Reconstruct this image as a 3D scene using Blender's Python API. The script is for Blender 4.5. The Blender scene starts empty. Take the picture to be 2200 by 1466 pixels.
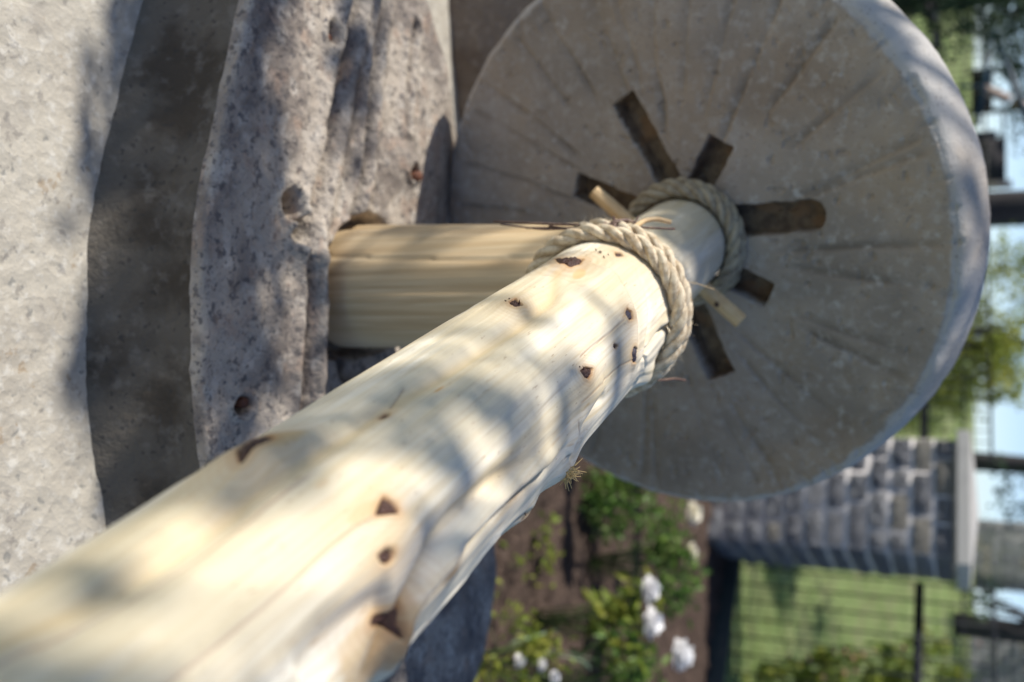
import bpy, math, random
import numpy as np
from mathutils import Vector, Matrix
random.seed(7); RNG = np.random.default_rng(7)
D = bpy.data; SC = bpy.context.scene; COL = SC.collection
R_ = math.radians

# ------------------------------------------------------------ camera, sky, sun, exposure
FPX, PITCH = 2139.0, R_(24.46)
CAM = np.array([0, 0, 1.65])
VR = np.array([1, 0, 0.]); VF = np.array([0, math.cos(PITCH), -math.sin(PITCH)]); VU = np.array([0, math.sin(PITCH), math.cos(PITCH)])
cam = D.objects.new('camera', D.cameras.new('camera')); COL.objects.link(cam); SC.camera = cam
cam.matrix_world = Matrix([[VU[0], -VR[0], -VF[0], CAM[0]], [VU[1], -VR[1], -VF[1], CAM[1]], [VU[2], -VR[2], -VF[2], CAM[2]], [0, 0, 0, 1]])
cam.data.lens = 35.0; cam.data.sensor_width = 36; cam.data.clip_start = .02; cam.data.clip_end = 2000
cam.data.dof.use_dof = True; cam.data.dof.focus_distance = 1.07; cam.data.dof.aperture_fstop = 2.9
SUN_EL = R_(43)
SH = np.array([-1, .03]); SH = SH / np.linalg.norm(SH)
SUN = np.array([SH[0] * math.cos(SUN_EL), SH[1] * math.cos(SUN_EL), math.sin(SUN_EL)])
w = D.worlds.new('World'); SC.world = w; w.use_nodes = True
nt = w.node_tree; nt.nodes.clear()
sky = nt.nodes.new('ShaderNodeTexSky'); sky.sky_type = 'NISHITA'; sky.sun_disc = False
sky.sun_elevation = SUN_EL; sky.sun_rotation = math.atan2(SUN[0], SUN[1]); sky.air_density = .5; sky.dust_density = .3; sky.ozone_density = 1.2; sky.altitude = 0
bg = nt.nodes.new('ShaderNodeBackground'); bg.inputs[1].default_value = .112
wo = nt.nodes.new('ShaderNodeOutputWorld'); nt.links.new(sky.outputs[0], bg.inputs[0]); nt.links.new(bg.outputs[0], wo.inputs[0])
sl = D.lights.new('sun', 'SUN'); sl.energy = 3.5; sl.angle = R_(.53); sl.color = (1, .945, .85)
so = D.objects.new('sun', sl); COL.objects.link(so); so.rotation_euler = Vector(SUN).to_track_quat('Z', 'Y').to_euler(); so.location = (-6, 0, 8)
SC.view_settings.view_transform = 'Standard'; SC.view_settings.look = 'None'; SC.view_settings.gamma = 1
SC.view_settings.use_curve_mapping = False; SC.view_settings.exposure = .66
SC.cycles.max_bounces = 6

def ray(x, y): return VF + VR * ((y - 733) / FPX) + VU * ((x - 1100) / FPX)
def at_depth(x, y, d): return CAM + d * ray(x, y)
def at_z(x, y, z):
    r = ray(x, y); return CAM + r * ((z - CAM[2]) / r[2])

# ------------------------------------------------------------ noise
_LAT = np.random.default_rng(3).random((64, 64, 64)).astype(np.float32)
def vn(p):
    p = np.asarray(p, float); i = np.floor(p).astype(int); f = p - i; f = f * f * (3 - 2 * f)
    i0 = i & 63; i1 = (i + 1) & 63; r = 0
    for a in (0, 1):
        wx = f[..., 0] if a else 1 - f[..., 0]; ix = (i1 if a else i0)[..., 0]
        for b in (0, 1):
            wy = f[..., 1] if b else 1 - f[..., 1]; iy = (i1 if b else i0)[..., 1]
            for c in (0, 1):
                wz = f[..., 2] if c else 1 - f[..., 2]; iz = (i1 if c else i0)[..., 2]
                r = r + wx * wy * wz * _LAT[ix, iy, iz]
    return r * 2 - 1
def fbm(p, o=4, g=.5):
    p = np.asarray(p, float); r = 0; a = 1; t = 0
    for k in range(o): r = r + a * vn(p * 2 ** k + 17.3 * k); t += a; a *= g
    return r / t
def ss(x, a, b):
    t = np.clip((x - a) / (b - a), 0, 1); return t * t * (3 - 2 * t)
def poly_sd(P, poly):
    """distance, signed side and run along a polyline for points P (...,2)"""
    best = np.full(P.shape[:-1], 1e9); side = np.zeros_like(best); run = np.zeros_like(best)
    poly = np.asarray(poly, float); n = len(poly) - 1
    for k in range(n):
        a, b = poly[k], poly[k + 1]; ab = b - a; L2 = (ab ** 2).sum() + 1e-12
        d = P - a; t = np.clip((d @ ab) / L2, 0, 1); q = d - t[..., None] * ab
        dist = np.sqrt((q ** 2).sum(-1)); cr = ab[0] * d[..., 1] - ab[1] * d[..., 0]
        m = dist < best; best[m] = dist[m]; side[m] = np.sign(cr[m]); run[m] = ((k + t) / n)[m]
    return best, side, run

# ------------------------------------------------------------ mesh helpers
def link(name, me, m=None, parent=None, smooth=True):
    o = D.objects.new(name, me); COL.objects.link(o)
    if m is not None and not me.materials: me.materials.append(m)
    if smooth: me.polygons.foreach_set('use_smooth', [True] * len(me.polygons))
    if parent is not None: o.parent = parent
    return o
def mesh(name, V, F):
    me = D.meshes.new(name); V = np.asarray(V, np.float32); F = np.asarray(F, np.int32)
    n, k = F.shape
    me.vertices.add(len(V)); me.vertices.foreach_set('co', V.ravel())
    me.loops.add(n * k); me.loops.foreach_set('vertex_index', F.ravel())
    me.polygons.add(n); me.polygons.foreach_set('loop_start', np.arange(0, n * k, k, dtype=np.int32))
    me.update(calc_edges=True); me.validate(); return me
def grid_faces(n, m, close=False):
    i = np.arange(n - 1)[:, None]; j = np.arange(m if close else m - 1)[None, :]; j2 = (j + 1) % m
    return np.stack([i * m + j, i * m + j2, (i + 1) * m + j2, (i + 1) * m + j], -1).reshape(-1, 4)
def gridmesh(name, G, close=False, flip=False):
    n, m = G.shape[:2]; F = grid_faces(n, m, close)
    if flip: F = F[:, ::-1]
    return mesh(name, G.reshape(-1, 3), F)
def setcol(me, C, name='Col'):
    a = me.color_attributes.new(name, 'FLOAT_COLOR', 'POINT'); C = np.c_[C.reshape(-1, 3), np.ones(len(C.reshape(-1, 3)))]
    a.data.foreach_set('color', C.astype(np.float32).ravel())
def tag(o, label=None, cat=None, group=None, kind=None):
    for k, v in (('label', label), ('category', cat), ('group', group), ('kind', kind)):
        if v: o[k] = v
    return o
def empty(name, loc, label=None, cat=None, group=None, rz=0):
    o = D.objects.new(name, None); COL.objects.link(o); o.location = loc; o.rotation_euler.z = rz; o.empty_display_size = .1
    return tag(o, label, cat, group)
def boxv(c, s, Rm=None, jit=0, rng=None):
    v = np.array([[x, y, z] for x in (-.5, .5) for y in (-.5, .5) for z in (-.5, .5)]) * s
    if jit: v = v + (rng or RNG).normal(0, jit, v.shape)
    if Rm is not None: v = v @ np.asarray(Rm).T
    return v + c
BF = np.array([[0, 1, 3, 2], [4, 6, 7, 5], [0, 4, 5, 1], [2, 3, 7, 6], [0, 2, 6, 4], [1, 5, 7, 3]])
def box(name, c, s, m, parent=None, Rm=None, bev=0, jit=0):
    o = link(name, mesh(name, boxv(np.array(c, float), np.array(s, float), Rm, jit), BF), m, parent, smooth=False)
    if bev:
        b = o.modifiers.new('b', 'BEVEL'); b.width = bev; b.segments = 2; b.limit_method = 'NONE'
    return o
def frames(P, up=(0, 0, 1)):
    P = np.asarray(P, float); T = np.gradient(P, axis=0); T /= np.linalg.norm(T, axis=1)[:, None] + 1e-12
    N = np.zeros_like(T); v = np.array(up, float)
    if abs(v @ T[0]) > .95: v = np.array([1., 0, 0])
    v = v - (v @ T[0]) * T[0]; v /= np.linalg.norm(v)
    for k in range(len(P)):
        v = v - (v @ T[k]) * T[k]; v /= np.linalg.norm(v) + 1e-12; N[k] = v
    return T, N, np.cross(T, N)
def tube_arr(P, r, k=8, cap=True):
    P = np.asarray(P, float); T, N, B = frames(P); r = np.broadcast_to(np.asarray(r, float), (len(P),))
    a = np.linspace(0, 2 * math.pi, k, endpoint=False)
    G = P[:, None] + r[:, None, None] * (np.cos(a)[None, :, None] * N[:, None] + np.sin(a)[None, :, None] * B[:, None])
    if cap: G = np.concatenate([np.repeat(P[:1, None], k, 1), G, np.repeat(P[-1:, None], k, 1)])
    return G
class MB:
    def __init__(s): s.V = []; s.F = []; s.n = 0
    def add(s, V, F): V = np.asarray(V).reshape(-1, 3); s.V.append(V); s.F.append(np.asarray(F) + s.n); s.n += len(V)
    def tube(s, P, r, k=8): G = tube_arr(P, r, k); s.add(G, grid_faces(G.shape[0], k, True))
    def box(s, c, sz, Rm=None): s.add(boxv(np.array(c, float), np.array(sz, float), Rm), BF)
    def build(s, name, m, parent=None, smooth=True): return link(name, mesh(name, np.concatenate(s.V), np.concatenate(s.F)), m, parent, smooth)
def tube(name, P, r, m, parent=None, k=8):
    b = MB(); b.tube(P, r, k); return b.build(name, m, parent)
def rope(P, d, pitch=2.9, twist=0., k=9, wob=.0006):
    """three laid strands around a path, each a real tube of its own"""
    P = np.asarray(P, float); s = np.r_[0, np.cumsum(np.linalg.norm(np.diff(P, axis=0), axis=1))]
    n = int(s[-1] / (d * .14)); si = np.linspace(0, s[-1], n); P = np.stack([np.interp(si, s, P[:, j]) for j in range(3)], 1)
    T, N, B = frames(P, (.3, .2, .9)); b = MB()
    for q in range(3):
        a = twist + q * 2 * math.pi / 3 + 2 * math.pi * si / (d * pitch)
        C = P + .252 * d * (np.cos(a)[:, None] * N + np.sin(a)[:, None] * B)
        C = C + wob * fbm(np.c_[si * 60, np.full(n, q * 9.), si * 0], 2)[:, None] * N
        T2, N2, B2 = frames(C); th = np.linspace(0, 2 * math.pi, 18, endpoint=False)
        # yarn ridges twisting the other way
        rr = .258 * d * (1 + .07 * np.cos(6 * th[None] - (2 * math.pi * si / (d * 1.6))[:, None]) + .04 * fbm(np.stack(np.broadcast_arrays(si[:, None] * 300, th[None] * 3, np.full((1, 1), q * 5.)), -1), 2))
        G = C[:, None] + rr[..., None] * (np.cos(th)[None, :, None] * N2[:, None] + np.sin(th)[None, :, None] * B2[:, None])
        G = np.concatenate([np.repeat(C[:1, None], 18, 1), G, np.repeat(C[-1:, None], 18, 1)])
        b.add(G, grid_faces(G.shape[0], 18, True))
    return b, P

# ------------------------------------------------------------ materials
def mat(name, base=(.5, .5, .5), rough=.7, layers=(), bumps=(), attr=None, spec=.3, trans=0, coord='Object', rvar=0, coat=0):
    """layers: (kind, scale(xyz or s), detail, lo, hi, colour, fac) mixed over base; bumps: (kind, scale, detail, strength, dist)"""
    m = D.materials.new(name); m.use_nodes = True; N = m.node_tree.nodes; L = m.node_tree.links
    b = N['Principled BSDF']; b.inputs['Roughness'].default_value = rough; b.inputs['Specular IOR Level'].default_value = spec
    if coat: b.inputs['Coat Weight'].default_value = coat; b.inputs['Coat Roughness'].default_value = .3
    tc = N.new('ShaderNodeTexCoord')
    cout = None
    if coord[0] == '@':
        ca = N.new('ShaderNodeAttribute'); ca.attribute_name = coord[1:]; cout = ca.outputs['Vector']
    else: cout = tc.outputs[coord]
    def tex(kind, sc, det, rv=.55):
        mp = N.new('ShaderNodeMapping'); L.new(cout, mp.inputs[0])
        mp.inputs['Scale'].default_value = sc if hasattr(sc, '__len__') else (sc, sc, sc)
        if kind == 'n':
            t = N.new('ShaderNodeTexNoise'); t.inputs['Scale'].default_value = 1; t.inputs['Detail'].default_value = det; t.inputs['Roughness'].default_value = rv
            L.new(mp.outputs[0], t.inputs[0]); return t.outputs[0]
        t = N.new('ShaderNodeTexVoronoi'); t.inputs['Scale'].default_value = 1
        if kind == 'c': L.new(mp.outputs[0], t.inputs[0]); s = N.new('ShaderNodeSeparateColor'); L.new(t.outputs['Color'], s.inputs[0]); return s.outputs[0]
        # wobbled cells
        nz = N.new('ShaderNodeTexNoise'); nz.inputs['Scale'].default_value = 1.7; L.new(mp.outputs[0], nz.inputs[0])
        ad = N.new('ShaderNodeVectorMath'); ad.operation = 'ADD'; L.new(mp.outputs[0], ad.inputs[0]); L.new(nz.outputs[1], ad.inputs[1]); L.new(ad.outputs[0], t.inputs[0])
        return t.outputs['Distance']
    if attr:
        at = N.new('ShaderNodeAttribute'); at.attribute_name = attr; col = at.outputs['Color']
    else:
        rgb = N.new('ShaderNodeRGB'); rgb.outputs[0].default_value = (*base, 1); col = rgb.outputs[0]
    for kind, sc, det, lo, hi, c, fac in layers:
        v = tex(kind, sc, det); mr = N.new('ShaderNodeMapRange'); mr.inputs[1].default_value = lo; mr.inputs[2].default_value = hi; mr.inputs[4].default_value = fac
        mr.interpolation_type = 'SMOOTHSTEP'; L.new(v, mr.inputs[0])
        mx = N.new('ShaderNodeMix'); mx.data_type = 'RGBA'; L.new(mr.outputs[0], mx.inputs[0]); L.new(col, mx.inputs[6]); mx.inputs[7].default_value = (*c, 1); col = mx.outputs[2]
    L.new(col, b.inputs['Base Color'])
    h = None
    for kind, sc, det, st, dist in bumps:
        bp = N.new('ShaderNodeBump'); bp.inputs['Strength'].default_value = st; bp.inputs['Distance'].default_value = dist
        L.new(tex(kind, sc, det), bp.inputs['Height'])
        if h is not None: L.new(h, bp.inputs['Normal'])
        h = bp.outputs[0]
    if h is not None: L.new(h, b.inputs['Normal'])
    if rvar:
        mr = N.new('ShaderNodeMapRange'); L.new(tex('n', 30, 3), mr.inputs[0]); mr.inputs[3].default_value = rough - rvar; mr.inputs[4].default_value = rough + rvar; L.new(mr.outputs[0], b.inputs['Roughness'])
    if trans:
        tr = N.new('ShaderNodeBsdfTranslucent'); L.new(col, tr.inputs[0]); ms = N.new('ShaderNodeMixShader'); ms.inputs[0].default_value = trans
        L.new(b.outputs[0], ms.inputs[1]); L.new(tr.outputs[0], ms.inputs[2]); L.new(ms.outputs[0], N['Material Output'].inputs[0])
    return m
M = {}
M['log'] = mat('peeled_wood', attr='Col', coord='@LC', rough=.55, spec=.25, rvar=.12, layers=[('n', (7, 230, 230), 6, .46, .70, (.58, .45, .26), .42), ('n', (14, 600, 600), 4, .55, .75, (.50, .37, .21), .35), ('n', (60, 300, 300), 3, .66, .74, (.36, .24, .13), .6)], bumps=[('n', (10, 420, 420), 5, .35, .0012), ('n', (40, 90, 90), 4, .15, .002)])
M['post'] = mat('post_wood', (.58, .44, .27), .5, [('n', (60, 60, 2.5), 5, .40, .62, (.40, .27, .14), .6), ('n', (160, 160, 4), 4, .5, .7, (.70, .60, .42), .5), ('n', (9, 9, 2), 3, .45, .65, (.55, .40, .22), .4)], [('n', (220, 220, 5), 4, .25, .002)])
M['peg'] = mat('peg_wood', (.66, .47, .26), .5, [('n', (40, 40, 40), 5, .4, .7, (.48, .30, .14), .6)], [('n', 160, 4, .2, .001)])
M['knot'] = mat('knot_bark', (.060, .026, .018), .38, [('n', 260, 6, .45, .62, (.11, .045, .03), .8), ('n', 700, 4, .58, .72, (.24, .14, .09), .35)], [('n', 420, 6, .9, .003)], spec=.5)
M['knot_blue'] = mat('knot_dark', (.05, .045, .07), .4, [('n', 300, 5, .45, .65, (.12, .08, .07), .6)], [('n', 500, 5, .7, .002)])
M['straw'] = mat('straw', (.62, .44, .20), .6)
M['rope'] = mat('hemp_rope', (.72, .61, .45), .8, [('n', 90, 4, .40, .62, (.40, .28, .16), .7), ('n', 600, 4, .5, .75, (.80, .73, .58), .6)], [('n', 900, 5, .6, .0012)], spec=.15)
M['rope2'] = mat('weathered_rope', (.42, .36, .26), .85, [('n', 60, 4, .42, .6, (.24, .19, .13), .7), ('n', 500, 4, .5, .75, (.52, .47, .36), .6)], [('n', 700, 5, .6, .0015)], spec=.1)
M['twine'] = mat('brown_twine', (.10, .06, .05), .55, [('n', 200, 4, .45, .65, (.26, .17, .12), .7)])
M['mill'] = mat('millstone_stone', attr='Col', rough=.85, spec=.15, layers=[('n', 5, 5, .45, .7, (.42, .32, .22), .45), ('n', 60, 5, .48, .72, (.46, .43, .40), .55), ('v', 90, 0, .28, .10, (.20, .16, .13), .5), ('n', 30, 7, .63, .74, (.60, .58, .56), .35)],
               bumps=[('n', 40, 8, .5, .006), ('n', 220, 5, .6, .003)])
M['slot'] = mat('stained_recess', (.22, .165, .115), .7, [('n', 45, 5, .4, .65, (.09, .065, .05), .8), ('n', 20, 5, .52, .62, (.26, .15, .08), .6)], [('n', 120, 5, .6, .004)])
M['bed'] = mat('pitted_granite', (.44, .385, .325), .85, [('n', 5, 6, .42, .60, (.20, .17, .15), .85), ('n', 26, 7, .50, .66, (.54, .49, .43), .7), ('n', 75, 5, .56, .63, (.10, .09, .09), .75), ('n', (18, 18, 60), 6, .54, .66, (.40, .29, .22), .5),
              ('v', 62, 0, .24, .10, (.08, .08, .09), .6), ('v', 150, 0, .26, .14, (.12, .12, .13), .6), ('n', 14, 6, .56, .70, (.10, .09, .09), .7)],
              [('n', 30, 9, .6, .012), ('v', 62, 0, .5, .006), ('n', 200, 5, .6, .004)], spec=.15)
M['bedside'] = mat('shaded_granite_side', (.135, .118, .096), .9, [('n', 9, 7, .42, .62, (.06, .048, .036), .8), ('n', 40, 6, .52, .7, (.20, .18, .155), .6), ('v', 55, 0, .25, .12, (.06, .055, .05), .7)], [('n', 30, 8, .7, .01), ('n', 150, 5, .6, .004)], spec=.1)  # side granite darker than the top: its shade is put into the colour
M['slab'] = mat('pale_pitted_slab', (.47, .435, .37), .85, [('n', 5, 6, .42, .66, (.40, .365, .31), .8), ('n', 60, 6, .5, .7, (.62, .60, .55), .6), ('v', 34, 0, .20, .07, (.20, .20, .19), .7), ('n', 45, 5, .60, .68, (.24, .22, .20), .6), ('n', 12, 6, .55, .68, (.33, .30, .26), .55), ('n', 22, 5, .64, .7, (.30, .22, .14), .6)],
               [('n', 60, 8, .4, .005), ('v', 34, 0, .35, .008)], spec=.15)
M['dirtbrown'] = mat('brown_boulder', (.20, .165, .135), .9, [('n', 6, 6, .4, .65, (.12, .09, .07), .7), ('n', 50, 6, .5, .7, (.30, .26, .22), .6)], [('n', 20, 8, .8, .02)], spec=.1)
M['rust'] = mat('rusty_iron', (.13, .055, .035), .7, [('n', 120, 5, .45, .65, (.28, .12, .06), .7)], [('n', 200, 5, .6, .002)])
M['soil'] = mat('garden_soil', (.12, .085, .068), .95, [('n', 14, 6, .45, .62, (.075, .052, .042), .8), ('n', 90, 6, .5, .7, (.19, .145, .12), .7), ('v', 60, 0, .2, .1, (.22, .18, .16), .4)], [('n', 25, 9, 1, .05), ('n', 120, 6, .8, .012)], spec=.05, coord='Object')
M['lawn'] = mat('lawn_turf', (.28, .36, .14), .9, [('n', 3, 6, .42, .62, (.28, .30, .15), .8), ('n', (1.2, 3, 1), 4, .45, .62, (.14, .23, .06), .6), ('n', 22, 6, .52, .66, (.36, .34, .20), .6), ('n', 60, 4, .5, .7, (.09, .14, .04), .5)], [('n', 40, 8, 1, .04)], spec=.1)
M['earth'] = mat('ground_earth', (.10, .09, .06), .95, [('n', .8, 6, .42, .62, (.09, .13, .04), .9)], spec=.05)
M['blade'] = mat('grass_blade', (.26, .35, .13), .6, [('n', 8, 3, .45, .6, (.34, .34, .16), .8)], trans=.3)
M['leaf'] = mat('garden_leaf', (.10, .20, .04), .45, [('n', 9, 3, .42, .62, (.19, .27, .06), .8)], trans=.35)
M['leafdark'] = mat('dark_leaf', (.020, .050, .022), .45, [('n', 7, 3, .42, .62, (.045, .085, .03), .8)], trans=.2)
M['leafyel'] = mat('yellow_green_leaf', (.24, .32, .05), .5, [('n', 9, 3, .42, .6, (.33, .30, .05), .7), ('n', 5, 3, .55, .65, (.06, .12, .02), .7)], trans=.4)
M['leafgrey'] = mat('grey_green_leaf', (.18, .27, .16), .5, [('n', 9, 3, .42, .6, (.26, .33, .22), .7)], trans=.3)
M['olive'] = mat('olive_leaf', (.30, .36, .07), .5, [('n', 3, 3, .45, .6, (.46, .46, .10), .8), ('n', 2, 3, .58, .68, (.08, .12, .03), .8)], trans=.45)
M['petal'] = mat('white_petal', (.95, .94, .94), .6, trans=.3)
M['cream'] = mat('cream_petal', (.92, .88, .76), .6, trans=.3)
M['pink'] = mat('pale_pink_petal', (.78, .50, .42), .6, trans=.25)
M['stem'] = mat('green_stem', (.10, .14, .05), .6)
M['bark'] = mat('dark_bark', (.035, .032, .036), .85, [('n', (20, 20, 4), 5, .45, .65, (.075, .065, .06), .7)], [('n', (40, 40, 8), 5, .8, .02)])
M['wire'] = mat('green_black_wire', (.012, .016, .018), .5)
M['rail'] = mat('black_steel', (.010, .012, .018), .4, [('n', 20, 3, .5, .7, (.03, .03, .04), .5)])
M['bluesteel'] = mat('blue_steel', (.015, .045, .075), .4)
M['edging'] = mat('dark_green_edging', (.035, .045, .045), .7, [('n', 10, 4, .45, .65, (.06, .06, .055), .7)])
M['plank'] = mat('pale_plank', (.42, .33, .28), .7, [('n', (4, 40, 40), 4, .45, .65, (.30, .22, .19), .6)])
M['cap'] = mat('pale_cap_stone', (.50, .48, .45), .8, [('n', 12, 5, .45, .65, (.42, .40, .38), .6)], [('n', 60, 5, .3, .003)])
M['mortar'] = mat('pale_mortar', (.66, .62, .60), .9, [('n', 30, 5, .45, .65, (.50, .47, .45), .6)], [('n', 60, 5, .5, .006)])
for i, c in enumerate([(.34, .345, .37), (.40, .405, .43), (.29, .295, .325), (.44, .44, .46), (.42, .39, .34)]):
    M['ps%d' % i] = mat('split_stone', c, .85, [('n', 18, 6, .45, .62, tuple(v * .4 for v in c), .8), ('n', 34, 5, .55, .66, (.62, .60, .58), .7)], [('n', 22, 8, .9, .03), ('n', 90, 5, .6, .008)])
M['housewall'] = mat('white_render', (.74, .75, .76), .8, [('n', 3, 4, .5, .7, (.66, .67, .68), .5)])
M['windowglass'] = mat('dark_window', (.03, .035, .04), .6, spec=.2)
M['sill'] = mat('tan_sill', (.42, .33, .26), .8)

# ------------------------------------------------------------ ground, lawn, soil
def lawn_z(x, y):
    return 1.79 * ss(y + .25 * x, 8.1, 17.5) + .015 * fbm(np.stack(np.broadcast_arrays(x * .8, y * .8, x * 0), -1), 3)
FD = np.array([.785, -.619]); FA = np.array([1.71, 7.57])   # fence line
def ground_z(x, y):
    return lawn_z(x, y)
xs = np.r_[np.linspace(-400, -12, 14)[:-1], np.linspace(-12, 12, 121), np.linspace(12, 400, 14)[1:]]
ys = np.r_[np.linspace(-200, -4, 8)[:-1], np.linspace(-4, 24, 141), np.linspace(24, 600, 16)[1:]]
X, Y = np.meshgrid(xs, ys, indexing='xy'); Z = lawn_z(X, Y)
inbed = ((X > -5) & (X < 9) & ((Y - FA[1]) < (X - FA[0]) * FD[1] / FD[0] - .1) & (Y > 0))
Z = Z - .12 * inbed
tag(link('ground', gridmesh('ground', np.stack([X, Y, Z], -1)), M['lawn']), 'green lawn rising behind the wire fence', None, None, 'structure')
# garden soil: dug clods
xs = np.linspace(-2.6, 5.2, 330); u = np.linspace(0, 1, 330)
X = np.repeat(xs[None], 330, 0); yend = FA[1] + (xs - FA[0]) * FD[1] / FD[0] - .16
Y = .0 + u[:, None] * (yend[None] - .0)
P3 = np.stack([X, Y, X * 0], -1)
Z = .018 * fbm(P3 * 5, 4) + .035 * np.clip(fbm(P3 * 14 + 5, 3), -.3, 1) + .012 * fbm(P3 * 45, 2)
tag(link('soil', gridmesh('soil', np.stack([X, Y, Z + .02], -1)), M['soil']), 'dug dark brown soil of the flower bed', None, None, 'structure')

# ------------------------------------------------------------ lower slab
def outline_fn(poly, c):
    poly = np.array(poly, float); n = len(poly)
    # closed Catmull-Rom then polar resample
    Q = []
    for i in range(n):
        p0, p1, p2, p3 = poly[i - 1], poly[i], poly[(i + 1) % n], poly[(i + 2) % n]
        for t in np.linspace(0, 1, 12, endpoint=False):
            Q.append(.5 * ((2 * p1) + (-p0 + p2) * t + (2 * p0 - 5 * p1 + 4 * p2 - p3) * t * t + (-p0 + 3 * p1 - 3 * p2 + p3) * t ** 3))
    Q = np.array(Q) - c; a = np.arctan2(Q[:, 1], Q[:, 0]); r = np.hypot(Q[:, 0], Q[:, 1]); o = np.argsort(a); a, r = a[o], r[o]
    return lambda th: np.interp(th, a, r, period=2 * math.pi)
def rock(name, poly, c, hfn, zb, m, mside, bev=.03, nphi=420, nr=170, sidebulge=.0, batter=0, smooth=.01, rn=.008, parent=None, label=None, cat=None):
    c = np.array(c, float); rf = outline_fn(poly, c); th = np.linspace(-math.pi, math.pi, nphi, endpoint=False); ro = rf(th); kk = max(3, int(nphi * smooth)); ro = np.convolve(np.r_[ro[-kk:], ro, ro[:kk]], np.hanning(2 * kk + 1) / np.hanning(2 * kk + 1).sum(), 'valid')
    ro = ro + rn * fbm(np.c_[np.cos(th) * 5, np.sin(th) * 5, th * 0], 3)
    tt = np.sqrt(np.linspace(1e-9, 1, nr)); rings = []
    for t in tt:
        r = ro * t; x = c[0] + r * np.cos(th); y = c[1] + r * np.sin(th); e = ro - r
        drop = np.where(e < bev, bev - np.sqrt(np.maximum(bev ** 2 - (bev - e) ** 2, 0)), 0)
        rings.append(np.stack([x, y, hfn(x, y) - drop], -1))
    z0 = rings[-1][:, 2].copy(); ns = 34; side = []
    for k in range(1, ns + 1):
        f = k / ns; z = z0 * (1 - f) + zb * f
        rr = ro + batter * f + sidebulge * math.sin(math.pi * f) + .010 * fbm(np.stack([np.cos(th) * 9, np.sin(th) * 9, z * 9], -1), 4) * math.sin(math.pi * min(f * 2, 1) / 2)
        side.append(np.stack([c[0] + rr * np.cos(th), c[1] + rr * np.sin(th), z], -1))
    G = np.array(rings + side); me = gridmesh(name, G, True)
    me.materials.append(m); me.materials.append(mside)
    mi = np.zeros(len(me.polygons), np.int32); mi[(nr + 1) * nphi:] = 1; me.polygons.foreach_set('material_index', mi)
    o = link(name, me, None, parent); return tag(o, label, cat)
def n2(x, y, s, o=4, k=0): return fbm(np.stack([x * s, y * s, np.full_like(x, k * 3.7)], -1), o)
slab_poly = [(-2.2, -.4), (-.5, -.8), (.9, -.6), (1.1, .4), (1.0, 1.3), (.98, 1.9), (.80, 2.22), (.45, 2.42), (-.3, 2.6), (-1.3, 2.9), (-2.4, 2.3), (-2.7, 1.0)]
def slab_h(x, y): return .52 + .004 * n2(x, y, 5) - .012 * ss(n2(x, y, 26, 2, 1), .45, .75) + .0015 * n2(x, y, 60, 2)
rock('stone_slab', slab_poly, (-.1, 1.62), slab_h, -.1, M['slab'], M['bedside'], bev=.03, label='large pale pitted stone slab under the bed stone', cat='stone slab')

# ------------------------------------------------------------ bed stone
PXY = np.array([-.095, 1.492])
bed_poly = [(-.08, 1.085), (.17, 1.10), (.45, 1.20), (.68, 1.42), (.78, 1.70), (.735, 1.92), (.50, 2.04), (.25, 2.16), (0, 2.26), (-.3, 2.2), (-.43, 1.95), (-.53, 1.82), (-.68, 1.69), (-.9, 1.52), (-.97, 1.33), (-.76, 1.235), (-.5, 1.18), (-.21, 1.10)]
W = lambda *pts: [tuple(at_z(x, y, .69)[:2]) for x, y in pts]
gr = [(W((655, 520), (672, 440), (700, 330), (722, 200), (745, 90), (765, -20)), .016, .016), (W((752, 465), (772, 390), (786, 280), (800, 120), (822, -10)), .013, .012),
      (W((862, 270), (872, 170), (885, 60)), .010, .010), (W((640, 1010), (648, 880), (655, 740), (662, 640), (655, 560)), .014, .012)]
def bed_h(x, y):
    P = np.stack([x, y], -1); z = .683 + .012 * ss(y, 1.05, 1.32) + .004 * n2(x, y, 5) + .0035 * n2(x, y, 22, 4, 2) + .0022 * n2(x, y, 70, 3, 4)
    z = z - .055 * ss(y + .25 * x, 1.62, 1.85) * ss(-x + .55, 0, .2)
    d = np.hypot(x - PXY[0], y - PXY[1])
    sock = (1 - ss(d, .112, .135)) * .045
    z = z - sock
    # shadowed hollow right of the post, behind a crisp lip
    z = z - .060 * ss(y, 1.350, 1.372) * ss(x, -.17, -.10) * (1 - ss(x, .22, .30)) * (1 - ss(y, 1.50, 1.58))
    z = z + .012 * np.exp(-((y - 1.335) / .018) ** 2) * ss(x, -.25, -.1) * (1 - ss(x, .3, .5))
    for pl, dep, wd in gr:
        dd, sd, _ = poly_sd(P, pl); z = z - 1.7 * dep * np.exp(-(dd / (wd * .8)) ** 2) + .009 * np.exp(-((dd - wd * 1.8) / wd) ** 2)
    for (px, py, ra, rb, an, dep) in [(622, 440, .030, .024, .3, .050), (645, 495, .022, .034, .6, .04), (527, 872, .016, .020, 0, .030), (708, 76, .022, .018, .2, .035), (872, 372, .016, .022, 0, .04), (790, 790, .03, .02, .5, .04), (560, 1010, .01, .012, 0, .008), (860, 790, .02, .03, 0, .03)]:
        c = at_z(px, py, .69); u_ = (x - c[0]) * math.cos(an) + (y - c[1]) * math.sin(an); v_ = -(x - c[0]) * math.sin(an) + (y - c[1]) * math.cos(an)
        q = np.sqrt((u_ / ra) ** 2 + (v_ / rb) ** 2) + .25 * n2(x, y, 60, 2, px % 7)
        z = z - dep * (1 - ss(q, .55, 1.05)) + .006 * np.exp(-((q - 1.25) / .25) ** 2)
    c = at_z(868, 345, .70); q = np.hypot((x - c[0]) / .055, (y - c[1]) / .05); z = z + .018 * np.exp(-q ** 2)
    return z
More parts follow.
